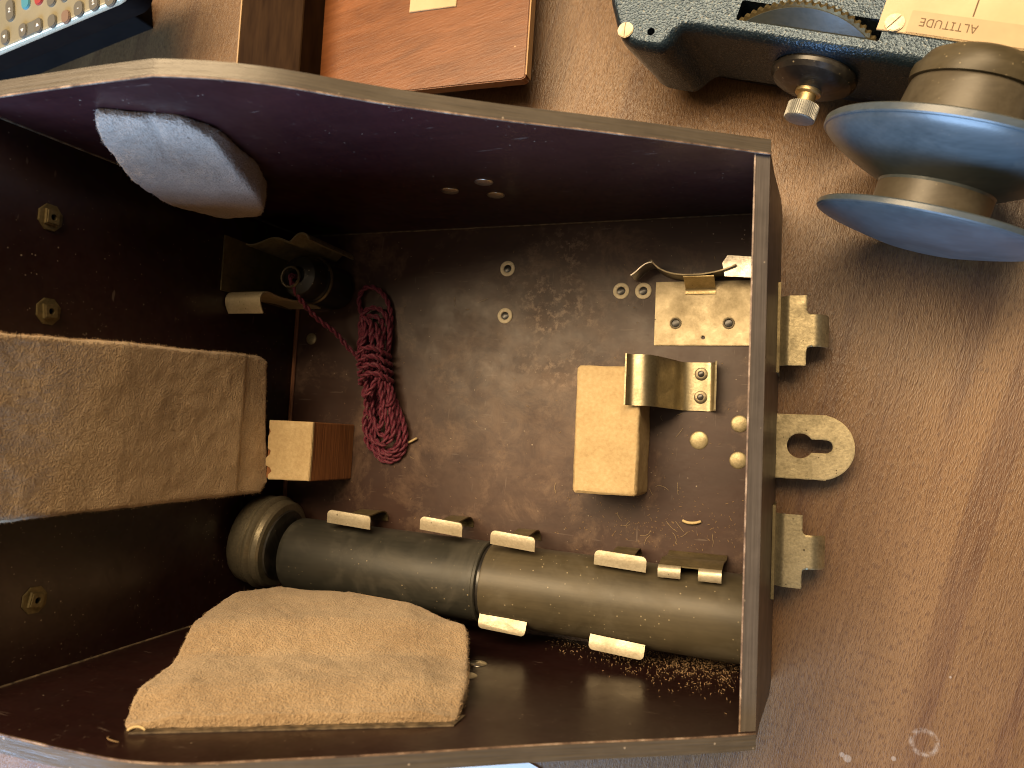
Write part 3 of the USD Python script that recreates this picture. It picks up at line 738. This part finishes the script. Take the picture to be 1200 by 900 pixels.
def loc(m): return frame(m, (0, 0, 0), EX, EY, Z)


INS = thing('sextant', 'blue grey hammered metal instrument with black rubber eyecup beside the case', 'sextant', tuple(EX * 210 + EY * 250 + Z * -4))
TOPP = [(129, 214.8), (131.0, 212.5), (133.6, 210.6), (136.2, 209.5), (138.8, 208.9), (144, 208.7), (149.3, 208.8), (151.8, 209.8), (153.6, 211.8), (154.6, 214.2), (155.6, 217), (157.2, 218.9), (159.8, 219.6), (182, 219.6), (212, 219.3), (243, 219.6), (290, 219.6), (340, 219.6), (340, 300), (90, 300), (117, 236.4), (122, 226)]
BOTP = [(141.7, 213.7), (143.2, 212.5), (145.0, 211.6), (147, 210.9), (149.4, 210.5), (154.5, 210.4), (159.9, 210.7), (161.8, 211.5), (163.2, 213), (164.6, 215), (166, 217), (167.6, 218.8), (170.2, 219.9), (191, 220.5), (213, 221), (243, 221.2), (290, 221.2), (338, 221.2), (338, 297), (118, 297), (133, 236.4), (137, 222)]


def loft(rings):
    n = len(rings[0][0]); v = np.concatenate([np.column_stack([np.asarray(r), np.full(n, z)]) for r, z in rings]); f = []
    for k in range(len(rings) - 1):
        j = np.arange(n); jn = (j + 1) % n
        f.append(np.stack([k * n + j, k * n + jn, (k + 1) * n + jn], 1)); f.append(np.stack([k * n + j, (k + 1) * n + jn, (k + 1) * n + j], 1))
    import shapely
    cap_ = lambda r: m3.triangulate([np.asarray(r, float).tolist()])
    t0 = np.asarray(cap_(rings[0][0])); t1 = np.asarray(cap_(rings[-1][0]))
    f += [t0[:, ::-1], t1 + (len(rings) - 1) * n]
    return trimesh.Trimesh(v, np.concatenate(f), process=False)


def inset(p, d):
    p = np.asarray(p, float); a = p - np.roll(p, 1, 0); b = np.roll(p, -1, 0) - p
    na_ = np.stack([-a[:, 1], a[:, 0]], 1) / np.linalg.norm(a, axis=1, keepdims=True); nb_ = np.stack([-b[:, 1], b[:, 0]], 1) / np.linalg.norm(b, axis=1, keepdims=True)
    n = na_ + nb_; n /= np.linalg.norm(n, axis=1, keepdims=True)
    return p + n * d


def blend(a, b, t): return np.asarray(a) * (1 - t) + np.asarray(b) * t


rings = [(BOTP, 12.0), (blend(TOPP, BOTP, 0.92), 16)] + [(inset(blend(TOPP, BOTP, 0.14), 0.0), 42.0)]
for k in range(7):
    t = (k + 1) / 7 * math.pi / 2
    rings.append((inset(blend(TOPP, BOTP, 0.10 * (1 - t / 1.571)), 3.6 * (1 - math.cos(t))), 45.4 + 6.6 * math.sin(t)))
bm = loft(rings); body = Manifold(m3.Mesh(bm.vertices.astype(np.float32), bm.faces.astype(np.uint32)))
slot = ext((CrossSection.square((54.5, 8.2)).translate((177.3, 225.6))).offset(-0.8, m3.JoinType.Round, 2, 16).offset(0.8, m3.JoinType.Round, 2, 16), 20).translate((0, 0, 38))
hole = ext(circle(1.6, 24, (145.1, 215.5)), 20).translate((0, 0, 40))
if body.status() == m3.Error.NoError and body.volume() > 0: body = body - slot - hole
obj('body', loc(body), 'hammer', INS, smooth=40)
obj('foot', loc(box(150, 330, 226, 290, -4, 12.5, 1)), 'black_metal', INS)
obj('recess_floor', loc(box(178, 231, 226, 233.5, 38.2, 38.6)), 'black_metal', INS)
obj('hole', loc(ext(circle(1.55, 20), 0.3).translate((145.1, 215.5, 44))), 'black_metal', INS)
# thumb wheel
R, WS = 38.0, 9.0
wn, ww = np.array([0, -0.8, 0.6]), np.array([0, 0.6, 0.8])
wc = np.array([204.5, 227.0, 52.0]) + ww * (WS - R)


def cut(m): return Manifold(m3.Mesh(m.vertices.astype(np.float32), m.faces.astype(np.uint32))).trim_by_plane((0, 0, 1), 44.0).trim_by_plane((0, 1, 0), 224.0)


t_ = obj('thumb_wheel', loc(cut(frame(gear(R, 84, 0.9, 2.6), wc - wn * 2.6, X, ww, wn))), 'brass_dull', INS, smooth=20, label='toothed thumb wheel rising out of its slot')
obj('wheel_face', loc(cut(frame(ext(circle(R - 1.8, 160), 0.4), wc, X, ww, wn))), 'rubber', t_, smooth=20)


def screw(x, y, z, r, ang, mat, parent):
    m = bevel_plate(circle(r, 40), 1.1, 0.3) - ext(CrossSection.square((r * 2.4, 0.8), True).rotate(ang), 2).translate((0, 0, 0.45))
    obj('screw', loc(m.translate((x, y, z))), mat, parent, smooth=30)


screw(134.3, 214.3, 51.7, 3.3, 103, 'nickel', INS)
screw(235, 232.8, 52.6, 3.4, 58, 'nickel', INS)
# scale plate with lettering (the writing stands upside down from here)
sp = obj('scale_plate', loc(bevel_plate(poly([(229.6, 229.6), (300, 229.6), (300, 262), (232.5, 262), (229.6, 250)]), 0.9, 0.2).translate((0, 0, 51.95))), 'ivory', INS, label='cream scale plate')
ls = obj('title_strip', loc(bevel_plate(rounded(58, 8.4, 0.4).translate((268.6, 234.2)), 0.35, 0.1).translate((0, 0, 52.8))), 'ivory_strip', sp)
tx = meshkit.text_mesh('ALTITUDE', 3.1, 0.12)
tx.apply_scale((0.92, 1, 1))
tx = frame(tx, (243.3 + tx.bounds[1][0], 235.9, 53.1), -X, -Y, Z)
obj('lettering', loc(tx), 'ink', sp, smooth=False)
obj('engraved_line', loc(box(259.6, 260.1, 239.0, 262, 52.82, 52.95)), 'ink', sp)
# eyepiece: barrel and two flared rubber cups, axis along -EY and slightly downwards
CX, CY, CZ, TILT = 268.0, 195.6, 46.0, 0.15


def eyel(prof, n=96, cx=CX):  # profile (radius, distance along the axis)
    a = np.array([0, -1, -TILT]) / math.hypot(1, TILT); w = np.array([0, -TILT, 1]) / math.hypot(1, TILT)
    return loc(frame(lathe(prof, n), (cx, CY, CZ), X, w, a))


def k(y): return (CY - y) * math.hypot(1, TILT)


obj('eyepiece_ring', eyel([(0, k(227.5)), (10, k(227.2)), (15, k(226.2)), (18.2, k(224.6)), (19.8, k(222)), (20.0, k(220)), (20.2, k(219.7)), (21.7, k(219.4)), (22.1, k(217.6)), (21.9, k(214.8)), (20.6, k(214.5)), (0, k(214.5))]), 'tube_olive', INS, smooth=32)
obj('eyepiece_barrel', eyel([(0, k(215)), (20.3, k(215)), (20.9, k(214)), (21.3, k(212)), (22.2, k(206)), (23.0, k(198)), (23.4, k(195)), (0, k(195))]), 'rubber_brown', INS, smooth=32)
cup = [(0, k(195.8)), (24, k(195.8)), (40, k(196.0)), (44.9, k(195.9)), (45.5, k(195.4)), (45.6, k(193.2)), (45.2, k(192.7)), (44.6, k(192.6))] + [(20.3 + 24.1 * (1 - u_ ** 1.35), k(192.5 - 14.0 * u_ ** 1.0)) for u_ in np.linspace(0.02, 1.0, 24)] + [(20.1, k(177.5)), (0, k(177.5))]
obj('rubber_cup', eyel(cup), 'rubber', INS, smooth=32)
obj('neck', eyel([(0, k(178.6)), (20.0, k(178.6)), (20.2, k(176)), (20.1, k(170)), (20.3, k(163)), (0, k(163))]), 'rubber_brown', INS, smooth=32)
cup2 = [(0, k(166.2)), (20, k(166.2)), (34, k(166.4)), (39.9, k(166.4)), (40.6, k(165.9)), (40.7, k(164.2)), (40.2, k(163.7)), (39.7, k(163.6))] + [(16 + 23.6 * (1 - u_ ** 1.3), k(163.5 - 6.2 * u_)) for u_ in np.linspace(0.02, 1.0, 20)] + [(12, k(157.2)), (0, k(157.2))]
obj('rubber_cup', eyel(cup2, 96, 270.0), 'rubber', INS, smooth=32)


# side disc and its knurled brass knob, axis along -EY
def side(prof, x, z, n=72): return loc(frame(lathe(prof, n), (x, 219.6, z), X, Z, -Y))


obj('side_disc', side([(0, 0), (16.8, 0.1), (17.2, 1.0), (17.0, 2.4), (15.6, 4.2), (12, 6.0), (8, 7.0), (4.5, 7.4), (0, 7.4)], 211, 30), 'black_metal', INS, smooth=25)
kb = obj('knob_stem', side([(0, 7), (5.2, 7.2), (5.2, 8.6), (3.6, 9.2), (3.5, 14), (0, 14)], 211, 30), 'brass', INS, smooth=30)
kg = gear(6.3, 44, 0.45, 6.0)
obj('knurled_knob', loc(frame(kg, (211, 206.2, 30), X, Z, -Y)), 'knob_grey', kb, smooth=False)
obj('knob_cap', loc(frame(dome(5.8, 1.0), (211, 200.25, 30), X, Z, -Y)), 'knob_grey', kb)

# ------------------------------------------------------------------ remote control
KR = 0.8909                                   # the remote is raised on an added box to throw shade, its face 55 mm up


def lift(x, y): return np.array([258.0 + KR * (x - 258.0), -7.8 + KR * (y + 7.8), 0.0])


REM = thing('remote_control', 'champagne coloured remote control with small dark buttons beyond the case', 'remote control', (-180, 230, 33))
ra = math.atan2(243.6 - 222.5, -120.3 + 229.5)
RX = np.array([math.cos(ra), math.sin(ra), 0]); RY = np.array([-math.sin(ra), math.cos(ra), 0])
ro = lift(-243.5, 226.5) + Z * 37.0


def rem(m): return frame(m, ro, RX, RY, Z)


oc = rounded(210, 47, 13, 10).translate((107.5 - 105 + 4, 23.6))
rings_ = []
pts = np.asarray(oc.to_polygons()[0])
for d, z in ((4.6, -1.9), (3.2, 0), (2.0, 6), (0.8, 13), (0.0, 14.6), (0.0, 15.6), (0.3, 16.8), (0.8, 17.6), (1.6, 18.0)):
    rings_.append((inset(pts, d), z))
rb = loft(rings_)
lowr = loft([r for r in rings_ if r[1] <= 14.6]); upr = loft([r for r in rings_ if r[1] >= 14.6])
obj('lower_shell', rem(lowr), 'black_rough', REM, smooth=40)
obj('upper_shell', rem(upr), 'champagne', REM, smooth=40)


def rbutton(x, y, w, h, mat, glyph=None, rot=0):
    q = lift(x, y) - ro; u, v = q @ RX, q @ RY; w, h = w * KR, h * KR
    c, s = math.cos(rot), math.sin(rot)
    base = rounded(w, h, min(w, h) / 2 - 0.05, 6).rotate(math.degrees(rot))
    b = obj('button', rem(bevel_plate(base, 1.5, 0.45).translate((u, v, 17.6))), mat, REM, smooth=40)
    if glyph == 'up' or glyph == 'down':
        sgn = 1 if glyph == 'up' else -1
        gm = ext(poly([(-1.1, -0.8 * sgn), (1.1, -0.8 * sgn), (0, 1.2 * sgn)][::sgn]), 0.1)
    elif glyph:
        gm = meshkit.text_mesh(glyph, 2.6, 0.1); gm.apply_translation((-gm.bounds[:, 0].mean(), -gm.bounds[:, 1].mean(), 0)); gm = gm
    else: return
    obj('button_mark', rem(frame(gm, (u, v, 19.1), X, Y, Z)), 'print_white', b, smooth=False)


for x, y, w, h, mt, gl in ((-226.1, 237, 7.2, 10.5, 'button', 'down'), (-210.3, 239.3, 7.2, 10, 'button', 'down'), (-197.2, 241, 7.0, 10, 'button', 'up'), (-185.3, 242.2, 7.2, 9.0, 'button', None), (-173.8, 243.3, 7.0, 9.0, 'button_orange', None),
                           (-163.3, 246.9, 8, 10.5, 'button', '-'), (-151, 249.0, 8, 10.5, 'button', '1'), (-138, 250.0, 8.4, 11, 'button', '1'), (-187.7, 256.5, 7.5, 9, 'button', None), (-177.0, 257.0, 6, 7, 'button', None), (-199, 258.8, 7, 8, 'button_red', None),
                           (-210.5, 258.6, 7.2, 10, 'button_blue', None), (-223.9, 254.8, 7.6, 15, 'button', '2'), (-165.5, 262, 7.5, 9, 'button', None)):
    rbutton(x, y, w, h, mt, gl)
q = lift(-203.8, 240.2) - ro
obj('rocker_plate', rem(ext(rounded(13.4, 7.6, 2, 5).rotate(2), 0.55).translate((q @ RX, q @ RY, 17.85))), 'rocker', REM)

bx = box(-96, 70, 27, 45, -41.0, -2.1, 0.6)  # made-up support, lifts the remote so it shades the table
obj('black_box', rem(bx), 'black_rough', label='added black box that raises the champagne remote control for its shadow', category='box')

# ------------------------------------------------------------------ boards beyond the case
BD = thing('mahogany_board', 'flat red brown mahogany board with brass plate lying beyond the case', 'board', (85, 210, -4))
bp = [(136.0, 167.2), (135.2, 165.6), (133.8, 165.0), (79, 164.6), (18, 164.2), (10, 168), (10, 300), (138.6, 300)]
bs = poly([(136.4, 167.6), (136.2, 166.2), (134.6, 165.4), (105, 165.9), (18, 166.8), (18, 300), (138.6, 300)][::-1])
obj('panel', bevel_plate(bs, 6.0, 0.5).translate((0, 0, 16)), 'mahogany', BD, smooth=30)
obj('backing', ext(bs.offset(-9), 18).translate((0, 0, -2.1)), 'black_metal', BD)
obj('edge_lipping', ext(poly([(136.5, 167.6), (138.7, 300), (139.3, 300), (137.1, 167.2)][::-1]), 6.1).translate((0, 0, 15.9)), 'slat_edge', BD)
obj('peg', frame(lathe([(0, 0), (3.6, 0), (3.6, 4), (3.0, 4.6), (0, 4.6)], 32), (118, 174.5, 10), X, Z, -Y), 'bronze', BD)
obj('brass_label', bevel_plate(poly([(71.8, 207.6), (98, 207.0), (98.6, 226), (72.4, 226.6)]), 0.8, 0.2).translate((0, 0, 22)), 'ivory', BD)
SL = thing('dark_slat', 'dark brown upright wooden block with pale edge lying left of the mahogany board', 'wood block', (0, 200, -4))
obj('block', box(-18.9, 20.2, 160, 300, -4, 40, 0.5), 'slat', SL)
obj('pale_edge', box(-19.7, -18.95, 160, 300, 38.6, 40.15), 'slat_edge', SL)

# ------------------------------------------------------------------ leaflet under the case's lower edge
obj('leaflet', frame(bevel_plate(poly([(-30, -60), (88, -60), (93, 0), (78, 5), (-30, 2)]), 0.5, 0.1), (62, -163.5, -3.95), X, Y, Z), 'paper', label='pale printed leaflet peeking out below the case rim', category='leaflet')

# ------------------------------------------------------------------ dirt: crumbs by the tube, straw bits, floor dust
parts = []
for i in range(1500):
    x = 150 + 92 * nrg.beta(2.6, 1.3); z = 0.5 + abs(nrg.normal(0, 1)) * 22 * (0.35 + 0.65 * (x - 150) / 92)
    if z > 70: continue
    s = nrg.uniform(0.10, 0.36); b = trimesh.creation.box((s * nrg.uniform(1, 4), s * 0.8, s * 0.6))
    b.apply_transform(trimesh.transformations.random_rotation_matrix(nrg.random(3))); b.apply_translation(at_wall2(x, z) + np.array([0, 0.25, 0])); parts.append(b)
for i in range(500):
    x, y = nrg.uniform(4, 244), nrg.uniform(-52, 98); s = nrg.uniform(0.1, 0.28)
    if nrg.random() < 0.5: x, y = 200 + nrg.normal(0, 22), -42 + nrg.normal(0, 8)
    if not (3 < x < 244): continue
    b = trimesh.creation.box((s * nrg.uniform(1, 5), s, s)); b.apply_transform(trimesh.transformations.rotation_matrix(nrg.uniform(0, 6.3), [0, 0, 1])); b.apply_translation((x, y, s * 0.5)); parts.append(b)
obj('crumbs', trimesh.util.concatenate(parts), 'crumb', smooth=False, kind='stuff', label='loose crumbs and dust scattered on the case floor and lower wall', category='crumbs')
hairs = []
for (x, y, n_) in ((219, -48, 7), (207, -44, 6), (190, -45, 5), (205, -30, 5), (78, -16, 4), (95, 60, 3), (60, -18, 3), (200, 4, 8), (150, -30, 4)):
    for _ in range((n_ + 1) // 2):
        a0 = nrg.uniform(0, 6.3); p0 = np.array([x + nrg.normal(0, 5), y + nrg.normal(0, 4)]); ln = nrg.uniform(2, 7); c0 = nrg.normal(0, 0.5)
        hairs.append(np.array([(p0[0] + ln * t * math.cos(a0 + c0 * t), p0[1] + ln * t * math.sin(a0 + c0 * t), 0.15 + 0.5 * math.sin(3.1 * t)) for t in np.linspace(0, 1, 6)]))
path = curves('lint', hairs, [0.085] * len(hairs), 'straw', '/World', kind='stuff', label='pale lint fibres on the case floor')
stage.GetPrimAtPath(path).SetCustomDataByKey('category', 'lint')


def straw(pts, w, mat, label):
    obj('straw_bit', tube_along(smooth_path(pts, 10), w, 5), mat, smooth=True, label=label, category='straw')


straw([(74.5, -12, 1.2), (77, -11, 1.8), (79.5, -9.4, 1.4)], 0.6, 'straw', 'short straw bit at the foot of the cord bundle')
straw([(215, -40.5, 0.6), (219, -41.2, 1.4), (223, -40.2, 0.6)], 0.7, 'straw', 'pale seed husk on the floor beside the forked clip')
w_ = at_wall2(66, 165)
straw([w_ + (4, 1.2, 2), w_ + (6.5, 2.4, 0.6), w_ + (9, 1.6, 0)], 0.45, 'straw', 'straw bit at the corner of the tan wedge pad')
w_ = at_wall2(70, 177)
straw([w_ + (-3, 0.5, -6), w_ + (0, 1.0, -3.5), w_ + (2.5, 0.4, -4.5)], 0.25, 'crumb', 'thin straw bit near the rim below the tan wedge pad')
